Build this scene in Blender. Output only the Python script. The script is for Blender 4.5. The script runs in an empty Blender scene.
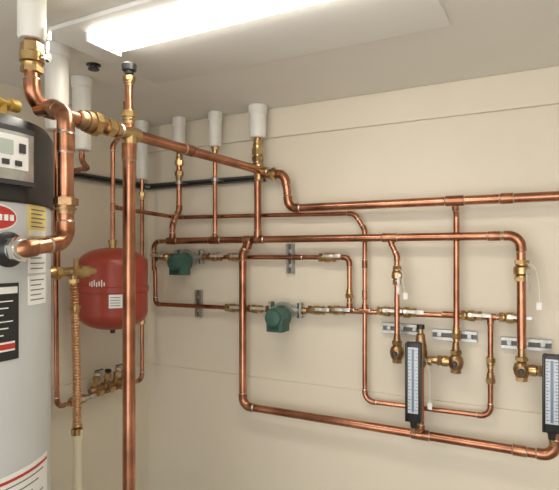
import bpy, bmesh, math, random
from mathutils import Vector, Matrix
random.seed(4)
S=bpy.context.scene
V=Vector
# ---------------------------------------------------------------- materials
def mat(name,col,rough=.5,metal=0,col2=None,scale=8,bump=0,bscale=60,emit=None,stretch=None,detail=4,lo=.35,hi=.7):
    m=bpy.data.materials.new(name); m.use_nodes=True
    n=m.node_tree.nodes; l=m.node_tree.links; b=n['Principled BSDF']
    b.inputs['Base Color'].default_value=(*col,1); b.inputs['Roughness'].default_value=rough; b.inputs['Metallic'].default_value=metal
    geo=n.new('ShaderNodeNewGeometry'); mp=n.new('ShaderNodeMapping'); l.new(geo.outputs['Position'],mp.inputs['Vector'])
    if stretch: mp.inputs['Scale'].default_value=stretch
    if col2:
        t=n.new('ShaderNodeTexNoise'); t.inputs['Scale'].default_value=scale; t.inputs['Detail'].default_value=detail
        l.new(mp.outputs[0],t.inputs['Vector'])
        r=n.new('ShaderNodeValToRGB'); r.color_ramp.elements[0].color=(*col,1); r.color_ramp.elements[1].color=(*col2,1)
        r.color_ramp.elements[0].position=lo; r.color_ramp.elements[1].position=hi
        l.new(t.outputs['Fac'],r.inputs[0]); l.new(r.outputs[0],b.inputs['Base Color'])
    if bump:
        t=n.new('ShaderNodeTexNoise'); t.inputs['Scale'].default_value=bscale; l.new(mp.outputs[0],t.inputs['Vector'])
        bp=n.new('ShaderNodeBump'); bp.inputs['Strength'].default_value=bump; bp.inputs['Distance'].default_value=.01
        l.new(t.outputs['Fac'],bp.inputs['Height']); l.new(bp.outputs[0],b.inputs['Normal'])
    if emit:
        b.inputs['Emission Color'].default_value=(*emit[0],1); b.inputs['Emission Strength'].default_value=emit[1]
    return m
WALL=mat('wall_paint',(.67,.61,.505),.7,0,(.705,.645,.535),1.5,.06,90)
CEIL=mat('ceiling_paint',(.75,.725,.67),.8,0,(.78,.755,.70),2,.08,70)
FLOOR=mat('concrete',(.36,.35,.33),.7,0,(.45,.43,.40),3,.2,30)
COP=mat('copper',(.28,.12,.07),.25,1,(.60,.285,.175),6,.05,40,lo=.32,hi=.66,detail=8)
COPD=mat('copper_fitting',(.26,.11,.06),.28,1,(.52,.26,.155),22)
SOLD=mat('solder',(.55,.46,.39),.35,1)
BRA=mat('brass',(.42,.28,.12),.3,1,(.60,.44,.23),20)
BRO=mat('bronze',(.30,.18,.10),.38,1,(.46,.31,.17),30)
STL=mat('galvanised_steel',(.38,.38,.365),.42,.9,(.50,.50,.48),30)
CHR=mat('chrome',(.70,.70,.68),.2,1)
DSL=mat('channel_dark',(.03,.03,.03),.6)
RLS=mat('channel_dark_steel',(.10,.10,.10),.45,.6)
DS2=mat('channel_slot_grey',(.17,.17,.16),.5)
WHT=mat('white_pvc',(.70,.69,.65),.35,0,(.76,.75,.71),6)
WPL=mat('white_plastic',(.75,.75,.72),.4)
LVR=mat('lever_zinc',(.55,.55,.53),.35,.6)
CRM=mat('cpvc_cream',(.72,.67,.50),.4)
RED=mat('tank_red_paint',(.29,.040,.024),.36,0,(.34,.050,.03),5)
GRN=mat('pump_green_paint',(.03,.088,.068),.5,0,(.05,.12,.095),20)
DGR=mat('pump_dark_green',(.015,.05,.04),.5)
BLK=mat('black_plastic',(.015,.015,.017),.35)
GRY=mat('heater_silver_enamel',(.50,.52,.53),.32,0,(.54,.56,.57),3)
DGY=mat('dark_grey_plastic',(.04,.04,.045),.35)
LAB=mat('label_white',(.78,.78,.76),.5)
FACE=mat('thermo_face',(.56,.60,.64),.4)
YEL=mat('label_yellow',(.75,.60,.22),.5)
GAS=mat('yellow_coated_line',(.60,.38,.06),.4)
LRED=mat('label_red',(.45,.03,.025),.5)
LCD=mat('lcd_grey',(.42,.47,.42),.3)
BLU=mat('thermo_blue',(.16,.22,.34),.3)
TICK=mat('tick_grey',(.10,.11,.13),.5)
FIX=mat('fixture_white',(.84,.84,.82),.4)
LENS=mat('led_lens',(.9,.9,.85),.4,emit=((1,.94,.81),17))
BRD=mat('braided_hose',(.52,.27,.13),.33,.9,(.72,.48,.30),120,.3,300)
# ---------------------------------------------------------------- builders
class G:
    def __init__(s,name,loc=(0,0,0)):
        s.e=bpy.data.objects.new(name,None); s.e.empty_display_size=.05
        s.loc=V(loc); s.e.location=s.loc; S.collection.objects.link(s.e); s.p={}
    def bm(s,m,part=None):
        k=(m.name,part)
        if k not in s.p: s.p[k]=(bmesh.new(),m,part)
        return s.p[k][0]
    def done(s,ang=35):
        for (bm,m,part) in s.p.values():
            nm=part or (m.name+'_parts')
            me=bpy.data.meshes.new(nm)
            bmesh.ops.translate(bm,verts=bm.verts,vec=-s.loc)
            bmesh.ops.recalc_face_normals(bm,faces=bm.faces)
            bm.to_mesh(me); bm.free(); me.materials.append(m)
            me.polygons.foreach_set('use_smooth',[True]*len(me.polygons)); me.set_sharp_from_angle(angle=math.radians(ang))
            o=bpy.data.objects.new(nm,me); S.collection.objects.link(o); o.parent=s.e
        return s.e
    def sweep(s,m,pts,r,n=20,part=None,cap=True):
        bm=s.bm(m,part); pts=[V(p) for p in pts]
        rs=r if isinstance(r,(list,tuple)) else [r]*len(pts)
        T=[]
        for i in range(len(pts)):
            a=pts[max(0,i-1)]; b=pts[min(len(pts)-1,i+1)]; T.append((b-a).normalized())
        u=T[0].orthogonal().normalized(); rings=[]
        for i,p in enumerate(pts):
            u=(u-T[i]*u.dot(T[i])).normalized(); w=T[i].cross(u)
            rings.append([bm.verts.new(p+(u*math.cos(2*math.pi*k/n)+w*math.sin(2*math.pi*k/n))*rs[i]) for k in range(n)])
        for a,b in zip(rings,rings[1:]):
            for k in range(n): bm.faces.new((a[k],a[(k+1)%n],b[(k+1)%n],b[k]))
        if cap: bm.faces.new(rings[0][::-1]); bm.faces.new(rings[-1])
    def cyl(s,m,a,b,r,n=20,part=None,r2=None):
        s.sweep(m,[a,b],[r,r if r2 is None else r2],n,part)
    def lathe(s,m,o,ax,prof,n=24,part=None):
        bm=s.bm(m,part); o=V(o); ax=V(ax).normalized(); u=ax.orthogonal().normalized(); w=ax.cross(u); rings=[]
        for t,r in prof:
            r=max(r,1e-4)
            rings.append([bm.verts.new(o+ax*t+(u*math.cos(2*math.pi*k/n)+w*math.sin(2*math.pi*k/n))*r) for k in range(n)])
        for a,b in zip(rings,rings[1:]):
            for k in range(n): bm.faces.new((a[k],a[(k+1)%n],b[(k+1)%n],b[k]))
        bm.faces.new(rings[0][::-1]); bm.faces.new(rings[-1])
    def box(s,m,c,size,part=None,bev=0,rot=None):
        bm=s.bm(m,part); M=Matrix.Translation(V(c))@(rot.to_4x4() if rot else Matrix())@Matrix.Diagonal((*size,1))
        r=bmesh.ops.create_cube(bm,size=1,matrix=M)
        if bev:
            ed=list({e for v in r['verts'] for e in v.link_edges})
            bmesh.ops.bevel(bm,geom=ed,offset=bev,segments=2,profile=.5,affect='EDGES')
    def pipe(s,pts,r,rb=None,m=None,fit=True,n=20):
        m=m or COP; rb=rb or r*2.0; pts=[V(p) for p in pts]; full=[pts[0]]; bends=[]
        for i in range(1,len(pts)-1):
            p=pts[i]; a=(pts[i-1]-p).normalized(); b=(pts[i+1]-p).normalized(); th=a.angle(b)
            if th>math.pi-.03: full.append(p); continue
            d=min(rb/math.tan(th/2),.45*(pts[i-1]-p).length,.45*(pts[i+1]-p).length); rr=d*math.tan(th/2)
            c=p+(a+b).normalized()*(rr/math.sin(th/2)); s0=p+a*d; s1=p+b*d; arc=[]
            v0=s0-c; v1=s1-c; om=v0.angle(v1); k=8
            for j in range(k+1):
                t=j/k; arc.append(c+(v0*math.sin((1-t)*om)+v1*math.sin(t*om))/math.sin(om))
            full+=arc; bends.append((a,b,arc))
        full.append(pts[-1]); s.sweep(m,full,r,n)
        if fit:
            for a,b,arc in bends:
                e=r*.9; R=r*1.16
                s.sweep(COPD,[arc[0]+a*e]+arc+[arc[-1]+b*e],R,n)
                for q,dv in ((arc[0]+a*e,a),(arc[-1]+b*e,b)):
                    s.sweep(SOLD,[q-dv*.001,q+dv*.005],[R*.99,r*1.02],n)
    def tee(s,p,ax,br,r,r2=None,m=None):
        m=m or COPD; r2=r2 or r; p=V(p); ax=V(ax).normalized(); br=V(br).normalized()
        s.cyl(m,p-ax*r*1.9,p+ax*r*1.9,r*1.17); s.cyl(m,p,p+br*(r+r2*1.6),r2*1.17)
        for q,d,rr in ((p-ax*r*1.9,-ax,r),(p+ax*r*1.9,ax,r),(p+br*(r+r2*1.6),br,r2)):
            s.sweep(SOLD,[q-d*.001,q+d*.005],[rr*1.16,rr*1.02])
    def coup(s,p,ax,r,L=.05,m=None):
        p=V(p); ax=V(ax).normalized(); s.cyl(m or COPD,p-ax*L/2,p+ax*L/2,r*1.15)
        for d in (-1,1): s.sweep(SOLD,[p+ax*d*(L/2-.001),p+ax*d*(L/2+.005)],[r*1.14,r*1.02])
    def adapter(s,p,ax,r,L=.06,m=None):
        m=m or BRA; p=V(p); ax=V(ax).normalized()
        s.lathe(m,p-ax*L/2,ax,[(0,r*1.12),(L*.25,r*1.15),(L*.26,r*1.35),(L*.34,r*1.4),(L*.35,r*1.2),(L*.98,r*1.2),(L,r*1.12)])
        s.cyl(m,p,p+ax*L*.4,r*1.62,n=6)
    def patch(s,m,c,R,a0,a1,z0,z1,part=None,th=.002,k=12):
        bm=s.bm(m,part); c=V(c)
        a0,a1=math.radians(a0),math.radians(a1)
        g=[]
        for j in range(k+1):
            a=a0+(a1-a0)*j/k; col=[]
            for rr,z in ((R-.004,z0),(R+th,z0),(R+th,z1),(R-.004,z1)):
                col.append(bm.verts.new((c.x+math.cos(a)*rr,c.y+math.sin(a)*rr,z)))
            g.append(col)
        for a,b in zip(g,g[1:]):
            for i in range(4): bm.faces.new((a[i],b[i],b[(i+1)%4],a[(i+1)%4]))
        bm.faces.new(g[0]); bm.faces.new(g[-1][::-1])
def boxobj(name,m,lo,hi,bev=0):
    me=bpy.data.meshes.new(name); bm=bmesh.new(); lo=V(lo); hi=V(hi)
    bmesh.ops.create_cube(bm,size=1,matrix=Matrix.Diagonal((*(hi-lo),1)))
    if bev: bmesh.ops.bevel(bm,geom=bm.edges[:],offset=bev,segments=2,profile=.5,affect='EDGES')
    bm.to_mesh(me); bm.free(); me.materials.append(m); o=bpy.data.objects.new(name,me); o.location=(lo+hi)/2; S.collection.objects.link(o); return o
# ---------------------------------------------------------------- room shell
H=2.40; XR=4.2; YF=-4.2
boxobj('floor',FLOOR,(-.12,YF,-.1),(XR+.12,.12,0))
boxobj('ceiling',CEIL,(-.12,YF,H),(XR+.12,.12,H+.1))
boxobj('wall_back',WALL,(-.12,0,0),(XR,.12,H))
boxobj('wall_left',WALL,(-.12,YF,0),(0,0,H))
boxobj('wall_right',WALL,(XR,YF,0),(XR+.12,.12,H))
boxobj('trim_1',WALL,(0,-.018,2.24),(XR,0,H),.004)
boxobj('baseboard_back',WALL,(0,-.012,0),(XR,0,.91),.003)
boxobj('baseboard_left',WALL,(0,YF,0),(.012,-.012,.91),.003)
# ---------------------------------------------------------------- light fixture
def fixture(x0,x1,py0,py1,ly,lw,lx0,lx1):
    cx=(x0+x1)/2; cy=(py0+py1)/2
    g=G('led_ceiling_light',(cx,cy,H))
    g.box(FIX,(cx,cy,H-.010),(x1-x0,py1-py0,.018),'backing_panel',.004)
    prof=[(-lw/2,0),(-lw/2,-.014),(-lw/2+.02,-.028),(0,-.034),(lw/2-.02,-.028),(lw/2,-.014),(lw/2,0)]
    bm=g.bm(LENS,'lens'); rings=[]
    for x in (lx0,lx1): rings.append([bm.verts.new((x,ly+a,H-.0185+b)) for a,b in prof])
    for k in range(len(prof)): bm.faces.new((rings[0][k],rings[0][(k+1)%7],rings[1][(k+1)%7],rings[1][k]))
    bm.faces.new(rings[0]); bm.faces.new(rings[1][::-1])
    for x in (lx0-.006,lx1+.006): g.box(FIX,(x,ly,H-.036),(.012,lw+.008,.036),'end_cap',.003)
    g.done()
fixture(.665,1.965,-1.29,-.675,-1.145,.155,.835,1.94)
fixture(2.0,3.3,-3.3,-2.7,-3.0,.165,2.1,3.2)  # unseen extra fixture, added behind the camera to brighten the room
# ---------------------------------------------------------------- water heater
hc=(.66,-1.66); R=.33
g=G('water_heater',(hc[0],hc[1],0))
g.lathe(GRY,(*hc,0),(0,0,1),[(0.03,R-.01),(.04,R),(1.74,R)],96,'tank_body')
g.lathe(BLK,(*hc,0),(0,0,1),[(1.74,R+.004),(1.745,R+.008),(1.95,R+.008),(1.975,R-.006),(1.985,R-.04),(1.99,.02)],96,'top_cap')
g.lathe(DGY,(*hc,0),(0,0,1),[(0,R-.03),(.035,R-.02)],64,'base_ring')
g.patch(DGY,hc,R,-32,16,1.785,1.94,'control_housing',.028)
g.patch(STL,hc,R+.026,-30,14.5,1.797,1.925,'control_bezel',.004)
g.patch(LAB,hc,R+.028,-28,11,1.825,1.915,'control_face',.004)
g.patch(LCD,hc,R+.030,-20,3,1.862,1.900,'display',.004)
g.patch(DGY,hc,R+.031,6,9,1.87,1.895,'button_up',.005)
g.patch(DGY,hc,R+.031,-2,1,1.834,1.848,'button_mode',.005)
g.patch(DGY,hc,R+.031,4,7,1.834,1.848,'button_down',.005)
def oval(m,part,a0,z0,ra,rz,off):
    bm=g.bm(m,part); c=bm.verts.new((hc[0]+math.cos(math.radians(a0))*(R+off),hc[1]+math.sin(math.radians(a0))*(R+off),z0)); vs=[]
    for k in range(28):
        t=2*math.pi*k/28; a=math.radians(a0+ra*math.cos(t)); rr=R+off
        vs.append(bm.verts.new((hc[0]+math.cos(a)*rr,hc[1]+math.sin(a)*rr,z0+rz*math.sin(t))))
    for k in range(28): bm.faces.new((c,vs[k],vs[(k+1)%28]))
oval(LAB,'logo_rim',-2,1.697,11.5,.036,.003)
oval(LRED,'logo_badge',-2,1.697,10.6,.031,.005)
for i,a in enumerate((-9,-6,-3,0,3,6)): g.patch(LAB,hc,R+.004,a-1.0,a+.8,1.689,1.705,'logo_letter_%d'%i,.004)
g.patch(YEL,hc,R,16.5,34,1.648,1.74,'energy_sticker')
g.patch(LAB,hc,R,17.5,33,1.652,1.668,'energy_sticker_footer',.003)
g.patch(LAB,hc,R,17,34,1.545,1.632,'warning_sticker_a')
g.patch(LAB,hc,R,17,34,1.455,1.538,'warning_sticker_b')
for i in range(5):
    g.patch(TICK,hc,R,18.5,32-(i%3)*2,1.617-i*.015,1.620-i*.015,'print_a%d'%i,.0028)
    g.patch(TICK,hc,R,18.5,31-(i%2)*3,1.524-i*.014,1.527-i*.014,'print_b%d'%i,.0028)
for i in range(5): g.patch(TICK,hc,R,19,32-(i%2)*3,1.725-i*.012,1.728-i*.012,'print_c%d'%i,.0028)
g.patch(BLK,hc,R,-25,10.5,1.315,1.522,'spec_label')
g.patch(LAB,hc,R,-25,9.5,1.494,1.512,'spec_heading',.0035)
for i in range(6): g.patch(LAB,hc,R,-22,7-(i%3)*2.5,1.472-i*.018,1.475-i*.018,'spec_line_%d'%i,.0032)
g.patch(LAB,hc,R,-14,8,1.340,1.365,'spec_foot',.0035); g.patch(LRED,hc,R,-14,8,1.345,1.360,'spec_red',.004)
g.patch(LAB,hc,R,-20,36,.86,1.005,'bottom_label')
g.patch(LRED,hc,R,-19,35,.985,.993,'bottom_label_stripe',.003)
for i in range(5): g.patch(TICK,hc,R,-16,30-(i%3)*5,.97-i*.02,.973-i*.02,'bottom_print_%d'%i,.003)
nz=1.612; ny=-1.633
g.lathe(BLK,(.982,ny,nz),(1,0,0),[(0,.048),(.012,.048),(.016,.04)],28,'escutcheon')
g.lathe(CHR,(.99,ny,nz),(1,0,0),[(0,.03),(.03,.03)],24,'nipple')
g.cyl(GAS,(.80,-1.52,1.98),(.80,-1.52,2.06),.012,part='relief_riser')
g.lathe(GAS,(.80,-1.66,2.06),(0,1,0),[(0,.012),(.10,.012),(.102,.017),(.13,.017),(.132,.012),(.16,.012),(.162,.019),(.19,.019)],20,'relief_line')
g.done()
# ---------------------------------------------------------------- helpers for small hardware
def ball_valve(p,ax,r=.013,hd=(0,-1,0),lev=1,hm=None,body=None):
    p=V(p); ax=V(ax).normalized(); hd=V(hd).normalized(); hm=hm or LVR; body=body or BRA
    g=G('ball_valve',p); L=.09
    g.lathe(body,p-ax*L/2,ax,[(0,r*1.15),(.012,r*1.5),(.022,r*1.5),(.024,r*1.3),(.032,r*1.9),(.058,r*1.9),(.066,r*1.3),(.068,r*1.5),(.078,r*1.5),(L,r*1.15)],20,'body')
    g.cyl(body,p-ax*.044,p-ax*.028,r*1.75,6,'hex_a'); g.cyl(body,p+ax*.028,p+ax*.044,r*1.75,6,'hex_b')
    st=r*1.9+.014; g.cyl(CHR,p,p+hd*st,r*.5,12,'stem'); g.cyl(CHR,p+hd*(st-.004),p+hd*(st+.006),r*.75,6,'handle_nut')
    w=ax.cross(hd); rot=Matrix((ax*lev,w*lev,hd)).transposed()
    g.box(hm,p+hd*st+ax*lev*.022,(.060,.014,.003),'lever',.001,rot)
    g.box(hm,p+hd*(st+.006)+ax*lev*.068,(.040,.017,.004),'lever_grip',.0015,rot)
    g.done()
def strap(g,p,ax,r):
    ax=V(ax).normalized(); g.cyl(STL,V(p)-ax*.009,V(p)+ax*.009,r*1.28,20,'clamp_band')
def channel(g,a,b,w=.041,d=.035,out=(0,-1,0),liner=None,st=None):
    st=st or STL
    a=V(a); b=V(b); ax=(b-a).normalized(); out=V(out); up=ax.cross(out).normalized(); L=(b-a).length; c=(a+b)/2
    rot=Matrix((ax,up,out)).transposed()
    g.box(STL,c+out*.004,(L,w,.004),'channel_back',0,rot)
    for s in (-1,1):
        g.box(STL,c+up*s*w/2+out*(d/2+.002),(L,.003,d),'channel_side',0,rot)
        g.box(st,c+up*s*(w/2-.006)+out*d,(L,.012,.003),'channel_lip',0,rot)
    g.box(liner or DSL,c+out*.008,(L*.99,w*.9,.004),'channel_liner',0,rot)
L1=-.10; L3=-.05
# ---------------------------------------------------------------- white sleeves
def sleeve(x,y,z0,r,bell=True,z1=H):
    g=G('pvc_pipe_sleeve',(x,y,z0))
    pr=[(0,r*.80),(.004,r*.92),(.03,r),(z1-z0-.05,r)]
    if bell: pr+=[(z1-z0-.045,r*1.1),(z1-z0-.002,r*1.14)]
    else: pr+=[(z1-z0-.002,r)]
    g.lathe(WHT,(x,y,z0),(0,0,1),pr,28,'sleeve'); g.done()
sleeve(.33,L1,2.225,.036); sleeve(.586,L1,2.205,.037); sleeve(.865,L1,2.225,.047)
sleeve(.08,-.14,2.05,.036); sleeve(.60,-1.165,2.07,.043); sleeve(.383,-.857,2.07,.042)
# ---------------------------------------------------------------- copper mains
RP=.0215; zP=2.05; xP=.88
g=G('copper_supply_main',(xP,-.8,zP))
g.pipe([(xP,-1.48,zP+.17),(xP,-1.48,zP),(xP,L1+.0,zP)],RP,.06)
g.cyl(COP,(xP,-1.48,2.17),(xP,-1.48,2.27),RP)
g.adapter((xP,-1.48,2.19),(0,0,1),RP,.08)
g.lathe(BRO,(xP,-1.31,zP),(0,1,0),[(0,.024),(.01,.031),(.03,.031),(.032,.036),(.06,.036),(.062,.031),(.09,.029),(.1,.024)],24)
g.cyl(BRA,(xP,-1.255,zP),(xP,-1.228,zP),.043,8)
g.adapter((xP,-1.16,zP),(0,-1,0),RP,.07,BRA)
g.tee((xP,-1.073,zP),(0,1,0),(0,0,-1),RP*1.08,.0225,BRA); g.coup((xP,-.72,zP),(0,1,0),RP)
g.tee((xP-.008,L1,zP-.01),(0,0,1),(1,0,0),RP,None,BRA)
g.pipe([(xP,L1,zP-.02),(1.03,L1,zP-.03),(1.055,L1,1.838),(2.62,L1,1.838)],.0205,.05)
g.coup((2.10,L1,1.838),(1,0,0),.0205)
g.tee((1.887,L1,1.838),(1,0,0),(0,.35,-1),.0205,.013)
g.adapter((.955,L1,zP-.025),(1,0,0),.0205,.05)
g.done()
g=G('pvc_pipe_sleeve',(xP,-1.48,2.25)); g.lathe(WHT,(xP,-1.48,2.25),(0,0,1),[(0,.036),(.01,.041),(.148,.041)],28,'sleeve'); g.done()
ball_valve((xP,-1.48,2.195),(0,0,1),.019,(.8,.3,0),1,CHR)
g=G('copper_heater_riser',(1.04,-1.489,1.6))
g.pipe([(xP,-1.455,zP-.005),(.97,-1.475,zP-.015),(1.04,-1.489,zP-.05),(1.04,-1.489,1.635),(1.045,ny,nz),(1.0,ny,nz)],RP,.045)
g.adapter((1.04,-1.489,1.74),(0,0,1),RP,.05,BRO); g.adapter((1.03,ny,nz),(1,0,0),RP,.04,CHR)
g.coup((1.04,-1.489,1.92),(0,0,1),RP)
g.done()
g=G('copper_drop_pipe',(xP,-1.073,1))
g.cyl(COP,(xP,-1.073,0),(xP,-1.073,zP),.0235,28)
g.cyl(COP,(xP,-1.073,zP),(xP,-1.073,2.14),.018)
g.adapter((xP,-1.073,2.11),(0,0,1),.017,.05)
g.cyl(COP,(xP,-1.073,2.14),(xP,-1.073,2.26),.014)
g.adapter((xP,-1.073,2.245),(0,0,1),.014,.04,BRO)
g.coup((xP,-1.073,1.98),(0,0,1),.0235,.06)
g.lathe(BLK,(xP,-1.073,2.27),(0,0,1),[(0,.016),(.01,.018),(.014,.026),(.035,.028),(.04,.022)],24,'vent_cap')
g.done()
# ---------------------------------------------------------------- back wall piping
zH2=1.678
g=G('copper_return_main',(1.1,L1,zH2))
r=.0185
g.pipe([(.115,-.075,1.50),(.115,-.075,1.675),(.30,L1,zH2)],.0125,.045)
g.pipe([(.27,L1,zH2),(2.155,L1,zH2),(2.158,L1,1.20)],r,.05)
g.pipe([(.81,L1,zH2),(.77,L1,1.60),(.77,L1,.767),(2.284,L1,.767),(2.284,L1,.90)],.0205,.05)
g.tee((.815,L1,zH2),(1,0,0),(-.35,0,-1),r)
g.tee((.865,L1,zH2),(1,0,0),(0,0,1),r,.018)
g.tee((.586,L1,zH2),(1,0,0),(0,0,1),r,.0125); g.tee((.28,L1,zH2),(1,0,0),(0,0,1),r,.016)
g.tee((1.59,L1,zH2),(1,0,0),(.3,0,-1),r,.0125); g.coup((2.05,L1,zH2),(1,0,0),r)
g.tee((1.735,L1,.767),(1,0,0),(0,0,1),.0205,.016); g.coup((2.15,L1,.767),(1,0,0),.0205)
g.pipe([(1.59,L1,zH2-.01),(1.625,L1,1.59),(1.625,L1,1.22)],.0125,.04)
g.cyl(COP,(1.735,L1,.78),(1.735,L1,1.15),.016)
g.done()
g=G('copper_riser_pipe',(.32,L1,1.9)); g.pipe([(.33,L1,2.24),(.33,L1,1.86),(.28,L1,1.77),(.28,L1,zH2)],.0155,.05)
g.adapter((.33,L1,2.15),(0,0,-1),.016,.07); g.adapter((.33,L1,2.06),(0,0,1),.016,.06,BRO); g.done()
g=G('copper_riser_pipe',(.586,L1,1.9)); g.pipe([(.586,L1,2.22),(.586,L1,zH2)],.0125); g.adapter((.586,L1,2.19),(0,0,1),.013,.04); g.coup((.586,L1,2.02),(0,0,1),.0125,.03); g.done()
g=G('copper_riser_pipe',(.865,L1,1.9)); g.pipe([(.865,L1,2.24),(.865,L1,zH2)],.019); g.adapter((.865,L1,2.17),(0,0,-1),.02,.09); g.adapter((.865,L1,2.10),(0,0,1),.02,.06,BRO); g.done()
zT=1.812; rt=.0105
g=G('copper_circulation_line',(.8,L3,zT))
g.pipe([(.27,-.53,1.84),(.27,L3,1.82),(1.395,L3,1.803),(1.45,L3,1.72),(1.45,L3,.872),(2.03,L3,.880),(2.03,L3,1.32)],rt*1.1,.045)
for z in (1.55,1.40): g.coup((1.45,L3,z),(0,0,1),rt*1.1,.04)
g.adapter((2.03,L3,1.12),(0,0,1),.013,.05); g.adapter((2.03,L3,1.05),(0,0,-1),.013,.05,BRO)
g.done()
g=G('copper_pump_line',(.8,L3,1.58)); zA=1.582; zB=1.292; zC=1.322
g.pipe([(.115,L3,zA),(1.37,L3,zA),(1.37,L3,1.34)],.0125,.03); g.tee((.115,-.06,zA),(0,0,1),(1,0,0),.0125)
g.adapter((1.37,L3,1.40),(0,0,-1),.0135,.05)
g.coup((1.08,L3,zA),(1,0,0),.0125); g.done()
g=G('copper_pump_line',(.8,L3,1.3))
g.pipe([(.115,-.065,1.52),(.115,-.06,zB),(.90,L3,zB+.005),(1.20,L3,1.31),(2.16,L3,zC)],.0125,.03)
g.tee((1.37,L3,zC-.002),(1,0,0),(0,0,1),.0125); g.tee((1.45,L3,zC-.002),(1,0,0),(0,0,1),.0125)
g.tee((2.03,L3,zC),(1,0,0),(0,0,-1),.0125); g.coup((1.85,L3,zC),(1,0,0),.0125); g.done()
g=G('copper_drop_pipe',(1.887,-.062,1.5)); g.pipe([(1.887,-.085,1.82),(1.887,-.062,1.77),(1.887,-.062,1.20)],.0135,.03,fit=False)
g.adapter((1.887,-.062,1.24),(0,0,-1),.014,.06); g.done()
for x in (.19,.55,.69): ball_valve((x,L3,zA),(1,0,0),.013,(0,-1,.2),1 if x>.3 else -1)
ball_valve((1.25,L3,zA),(1,0,0),.013,(0,-1,.2))
for x,z in ((.70,zB+.003),(.85,zB+.005)): ball_valve((x-.03,L3,z),(1,0,0),.013,(0,-1,.2))
for x,z in ((1.19,1.309),(1.30,1.314),(1.56,zC),(1.66,zC),(1.95,zC),(2.11,zC)): ball_valve((x,L3,z),(1,0,0),.013,(0,-1,.2))
ball_valve((1.625,L1,1.50),(0,0,1),.013,(.5,-1,0),-1); ball_valve((2.158,L1,1.53),(0,0,1),.0175,(.6,-1,0),-1)
# ---------------------------------------------------------------- circulator pumps
def pump(x,z):
    g=G('circulator_pump',(x,L3,z)); y=L3
    g.lathe(STL,(x,y+.028,z-.01),(0,-1,0),[(0,.03),(.006,.045),(.055,.05),(.062,.056),(.072,.056)],28,'volute')
    g.lathe(STL,(x-.085,y,z),(1,0,0),[(0,.019),(.03,.021),(.08,.026),(.14,.021),(.17,.019)],20,'port_casting')
    for s in (-1,1):
        g.box(STL,(x+s*.09,y,z),(.010,.036,.085),'flange',.004); g.box(GRN,(x+s*.079,y,z),(.008,.034,.08),'flange_green',.003)
        for q in (-1,1): g.cyl(CHR,(x+s*.105,y,z+q*.032),(x+s*.068,y,z+q*.032),.006,6,'flange_bolt')
        g.lathe(BRO,(x+s*.095,y,z),(s,0,0),[(0,.02),(.02,.018),(.03,.015)],16,'flange_collar')
    zc=z-.03
    g.lathe(GRN,(x,y-.045,zc),(0,-1,0),[(0,.056),(.01,.058),(.03,.050),(.10,.047),(.112,.040),(.118,.02)],28,'motor_housing')
    for k in range(4): g.lathe(GRN,(x,y-.075-k*.017,zc),(0,-1,0),[(0,.048),(.002,.052),(.006,.052),(.008,.048)],28,'motor_fin')
    g.box(GRN,(x+.005,y-.10,zc-.038),(.095,.085,.07),'terminal_box',.007)
    g.box(LAB,(x+.005,y-.144,zc-.025),(.05,.002,.014),'label'); g.box(DGR,(x+.005,y-.144,zc-.052),(.06,.002,.022),'nameplate')
    g.done()
pump(.37,zA); pump(1.01,1.302)
# ---------------------------------------------------------------- mixing valves
def mixer(x,y,z,side,k=.86):
    g=G('mixing_valve',(x,y,z))
    sc=lambda pr:[(a*k,b*k) for a,b in pr]
    g.lathe(BRO,(x,y,z+.075*k),(0,0,-1),sc([(-.02,.016),(.02,.02),(.022,.026),(.042,.026),(.046,.020),(.06,.034),(.085,.040),(.11,.034),(.125,.024),(.14,.02)]),24,'body')
    g.cyl(BRA,(x,y,z+.052*k),(x,y,z+.034*k),.031*k,6,'hex_top'); g.cyl(BRA,(x,y,z-.044*k),(x,y,z-.066*k),.029*k,6,'hex_bottom')
    if side:
        g.lathe(BRA,(x,y,z-.008),(side,0,0),sc([(0,.02),(.03,.022),(.045,.029),(.065,.029),(.07,.02),(.145,.018)]),20,'side_port')
        g.cyl(BRO,(x+side*.072*k,y,z-.008),(x+side*.092*k,y,z-.008),.030*k,6,'side_nut')
    g.lathe(BLK,(x,y-.027,z-.01),(0,-1,0),[(0,.012),(.012,.012),(.015,.009)],16,'temperature_knob')
    g.done()
mixer(1.625,L1,1.145,0); mixer(1.887,-.075,1.12,-1); mixer(2.158,L1,1.12,1)
g=G('balancing_valve',(1.735,L1,1.16))
g.lathe(BRO,(1.735,L1,1.08),(0,0,1),[(0,.02),(.03,.028),(.07,.031),(.10,.026),(.13,.021),(.15,.019),(.155,.013),(.19,.011)],20,'body')
g.cyl(BRA,(1.735,L1,1.15),(1.735,L1,1.17),.031,6,'hex'); g.lathe(BRA,(1.735,L1,1.11),(1,0,0),[(0,.018),(.04,.02),(.05,.02)],16,'port')
g.cyl(BLK,(1.735,L1,1.255),(1.735,L1,1.275),.018,12,'cap'); g.done()
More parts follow.
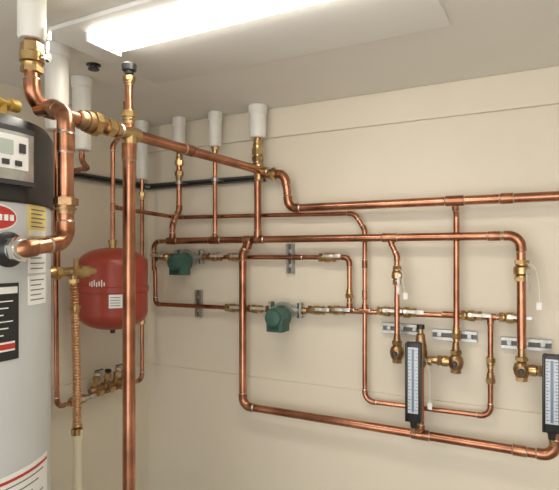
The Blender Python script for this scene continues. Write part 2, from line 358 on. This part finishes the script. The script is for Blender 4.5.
# ---------------------------------------------------------------- thermometers
def thermo(x,z0,z1):
    y=-.175; w=.070; h=z1-z0; zc=(z0+z1)/2
    g=G('pipe_thermometer',(x,y,zc))
    g.box(BLK,(x,y,zc),(w,.034,h),'case',.008)
    for s in (-1,1): g.box(BLK,(x+s*(w/2-.005),y-.019,zc),(.010,.008,h*.98),'case_rim',.003)
    g.box(FACE,(x,y-.0165,zc+.010),(w*.66,.004,h*.82),'scale_face',.001)
    g.box(BLU,(x,y-.019,zc+.010),(w*.15,.003,h*.78),'tube_strip',.0005)
    for k in range(19):
        zz=zc+.012-h*.37+h*.74*k/18; l=.012 if k%3==0 else .007
        for s in (-1,1): g.box(TICK,(x+s*(w*.31-l/2-.001),y-.0188,zz),(l,.001,.0024),'tick_%d'%s)
    g.lathe(BLK,(x,y,z0+.004),(0,0,-1),[(0,.02),(.012,.016),(.03,.014)],16,'stem_boss')
    g.pipe([(x,y,z0-.02),(x,y,z0-.05),(x+.012 if x<2 else x,L1,z0-.05)],.009,.015,BRA,False)
    g.done()
thermo(1.722,.845,1.205); thermo(2.272,.885,1.20)
# ---------------------------------------------------------------- strut channels
g=G('strut_channel_rail',(.4,-.02,2.02))
channel(g,(.02,-.0,2.02),(.86,-.0,2.02),.038,.03,st=RLS)
channel(g,(0,-.82,2.02),(0,-.035,2.02),.038,.03,(1,0,0),st=RLS)
for x in (.33,.586,.865): strap(g,(x,L1,2.02),(0,0,1),.016); g.box(STL,(x,-.06,2.02),(.03,.06,.003),'clamp_leg')
g.done()
def strut(x0,x1,z0,z1):
    g=G('strut_channel_bracket',((x0+x1)/2,0,(z0+z1)/2)); hor=x1-x0>z1-z0
    if hor: channel(g,(x0,-.002,(z0+z1)/2),(x1,-.002,(z0+z1)/2),z1-z0,.022,liner=DS2)
    else: channel(g,((x0+x1)/2,-.002,z0),((x0+x1)/2,-.002,z1),x1-x0,.022,liner=DS2)
    n=3 if hor else 2
    for k in range(n):
        t=(k+.5)/n
        c=(x0+(x1-x0)*t,-.024,(z0+z1)/2) if hor else ((x0+x1)/2,-.024,z0+(z1-z0)*t)
        g.box(STL,c,(.02,.006,.022),'nut_plate',.002); g.cyl(STL,c,(c[0],c[1]-.012,c[2]),.006,6,'bolt')
    g.done()
strut(.39,.43,1.225,1.385); strut(1.0,1.04,1.495,1.655)
strut(1.53,1.72,1.215,1.26); strut(1.77,1.97,1.20,1.245); strut(2.07,2.27,1.185,1.23)
# ---------------------------------------------------------------- expansion tank
tc=(.27,-.56); tz=1.423
g=G('expansion_tank',(tc[0],tc[1],tz)); r=.175; hh=.210
pr=[]
for k in range(9):
    a=math.pi/2*k/8; pr.append((-hh+ (1-math.cos(a))*.09, r*math.sin(a)**.9))
pr2=[(-t,rr) for t,rr in pr[::-1]]
g.lathe(RED,(*tc,tz),(0,0,1),pr+[(-.016,r),(-.013,r+.006),(.013,r+.006),(.016,r)]+pr2,64,'shell')
g.lathe(BRA,(*tc,tz+hh-.01),(0,0,1),[(0,.018),(.03,.018),(.031,.022),(.05,.022)],16,'inlet')
g.lathe(BLK,(*tc,tz-hh-.02),(0,0,1),[(0,.012),(.03,.014)],16,'air_valve_cap')
g.patch(LAB,tc,r,-50,-30,tz-.085,tz-.02,'label',.007)
for i in range(4): g.patch(TICK,tc,r,-48,-33,tz-.035-i*.013,tz-.032-i*.013,'print_%d'%i,.008)
for i in range(7): g.patch(LAB,tc,r,-82+i*4,-80.2+i*4,tz+.022-(i%2)*.004,tz+.040+(i%3)*.006,'script_lettering_%d'%i,.0015)
g.done()
g=G('copper_tank_riser',(tc[0],tc[1],1.9)); g.pipe([(tc[0],tc[1],tz+hh+.02),(tc[0],tc[1],2.16),(tc[0]+.02,tc[1]+.07,2.26),(tc[0]+.02,tc[1]+.07,H)],.0115,.04)
g.tee((tc[0],tc[1],1.842),(0,0,1),(0,1,0),.0115); g.done()
# ---------------------------------------------------------------- left wall loop + manifold
g=G('copper_fill_loop',(.08,-.4,.84))
g.pipe([(.08,-.14,2.08),(.08,-.14,.842),(.08,-.745,.832),(.08,-.76,2.0),(.36,-.80,2.0),(.383,-.857,2.02),(.383,-.857,2.09)],.0115,.035)
g.tee((.08,-.14,1.56),(0,0,1),(1,0,0),.0115); g.adapter((.08,-.14,1.95),(0,0,1),.012,.05); g.adapter((.08,-.14,1.2),(0,0,-1),.012,.05)
g.done()
ball_valve((.08,-.62,.836),(0,1,0),.014,(1,0,.3),1)
g=G('valve_manifold',(.08,-.43,.87))
g.lathe(BRO,(.08,-.54,.862),(0,1,0),[(0,.016),(.02,.027),(.05,.03),(.055,.022),(.09,.022),(.095,.03),(.14,.03),(.145,.022),(.18,.022),(.185,.029),(.23,.027),(.25,.018)],20,'backflow_body')
for k,y in enumerate((-.51,-.43,-.36,-.30)):
    g.cyl(BRA,(.08,y,.87),(.10,y,.945),.012,12,'spout_%d'%k); g.cyl(BRA,(.096,y,.918),(.10,y,.938),.02,6,'hex_%d'%k)
    g.lathe(BLK if k%2 else CHR,(.10,y,.945),(.2,0,1),[(0,.010),(.006,.018),(.016,.018),(.02,.012)],14,'knob_%d'%k)
    g.box(BLK if k%2==0 else LVR,(.104,y+.012,.972),(.01,.055,.006),'handle_%d'%k,.002)
    g.cyl(BRO,(.08,y,.866),(.14,y,.855),.014,12,'port_%d'%k); g.cyl(BRA,(.125,y,.858),(.142,y,.855),.018,6,'port_cap_%d'%k)
g.done()
# ---------------------------------------------------------------- hose assembly
hx=.60
g=G('washer_hose_valve',(hx,-1.1,1.53))
g.pipe([(hx,-1.165,2.09),(hx,-1.165,1.54)],.0125)
g.lathe(BRA,(hx,-1.205,1.53),(0,1,0),[(0,.014),(.02,.022),(.05,.024),(.07,.017),(.12,.019),(.15,.024),(.19,.024),(.2,.014),(.225,.012)],20,'body')
g.cyl(BRA,(hx,-1.18,1.53),(hx,-1.155,1.53),.028,6,'hex_a'); g.cyl(BRA,(hx,-1.06,1.53),(hx,-1.035,1.53),.026,6,'hex_b')
g.cyl(BRA,(hx,-1.09,1.53),(hx,-1.09,1.475),.016,16,'outlet'); g.cyl(BRA,(hx,-1.09,1.50),(hx,-1.09,1.485),.023,6,'outlet_nut')
g.cyl(CHR,(hx+.02,-1.12,1.53),(hx+.05,-1.12,1.535),.006,10,'stem'); g.box(BRA,(hx+.052,-1.12,1.55),(.006,.02,.07),'lever',.002)
g.done()
g=G('corrugated_hose',(hx,-1.085,1.2))
def ribs(z0,z1,step,r0,r1,part,y0,y1):
    N=int(abs(z0-z1)/step)*4; pts=[];rs=[]
    for k in range(N+1):
        t=k/N; pts.append((hx+.004*math.sin(t*3.1),y0+(y1-y0)*t,z0+(z1-z0)*t)); rs.append((r0+r1)/2+(r1-r0)/2*math.sin(k*math.pi/2))
    g.sweep(BRD,pts,rs,20,part,False)
ribs(1.478,1.39,.011,.012,.018,'corrugated_top',-1.09,-1.082)
ribs(1.38,.92,.011,.0135,.0180,'corrugated_body',-1.082,-1.070)
g.adapter((hx,-1.082,1.38),(0,0,1),.014,.04); g.adapter((hx,-1.07,.905),(0,0,-1),.014,.06)
g.done(80)
g=G('cpvc_drain_pipe',(hx,-1.068,.4)); g.lathe(CRM,(hx,-1.068,0),(0,0,1),[(0,.0165),(.86,.0165),(.861,.021),(.90,.021)],20,'pipe'); g.done()
# ---------------------------------------------------------------- hanging tag wires, ceiling hook
def wire(pts,name='tag_wire'):
    g=G(name,pts[0]); P=[V(p) for p in pts]; out=[]
    P2=[P[0]]+P+[P[-1]]
    for i in range(1,len(P2)-2):
        for k in range(8):
            t=k/8; a,b,c,d=P2[i-1:i+3]
            out.append(.5*((2*b)+(c-a)*t+(2*a-5*b+4*c-d)*t*t+(3*b-a-3*c+d)*t**3))
    out.append(P[-1]); g.sweep(WPL,out,.0013,8,'wire'); g.box(LAB,P[-1]+V((0,0,-.014)),(.020,.002,.030),'tag'); g.done()
wire([(1.64,-.125,1.53),(1.665,-.15,1.51),(1.665,-.14,1.46),(1.675,-.14,1.42)])
wire([(2.18,-.13,1.56),(2.21,-.15,1.54),(2.225,-.14,1.46),(2.225,-.14,1.40)])
wire([(1.76,-.13,1.13),(1.785,-.15,1.07),(1.785,-.14,.99),(1.785,-.14,.93)])
g=G('ceiling_hook',(.56,-.95,H)); g.lathe(BLK,(.56,-.95,H),(0,0,-1),[(0,.03),(.004,.03),(.006,.016),(.014,.014),(.018,.024),(.022,.022)],20,'escutcheon'); g.done()
# ---------------------------------------------------------------- lights, world, camera
w=bpy.data.worlds.new('world'); S.world=w; w.use_nodes=True
w.node_tree.nodes['Background'].inputs[0].default_value=(1,.98,.945,1); w.node_tree.nodes['Background'].inputs[1].default_value=3.0
cam=bpy.data.cameras.new('camera'); co=bpy.data.objects.new('camera',cam); S.collection.objects.link(co)
co.location=(2.286,-2.522,1.6); co.rotation_euler=(math.radians(90),0,math.radians(28))
cam.sensor_fit='HORIZONTAL'; cam.sensor_width=36; cam.lens=520/559*36; cam.shift_y=9/559; cam.clip_start=.02
S.camera=co
S.view_settings.view_transform='Standard'; S.view_settings.look='None'
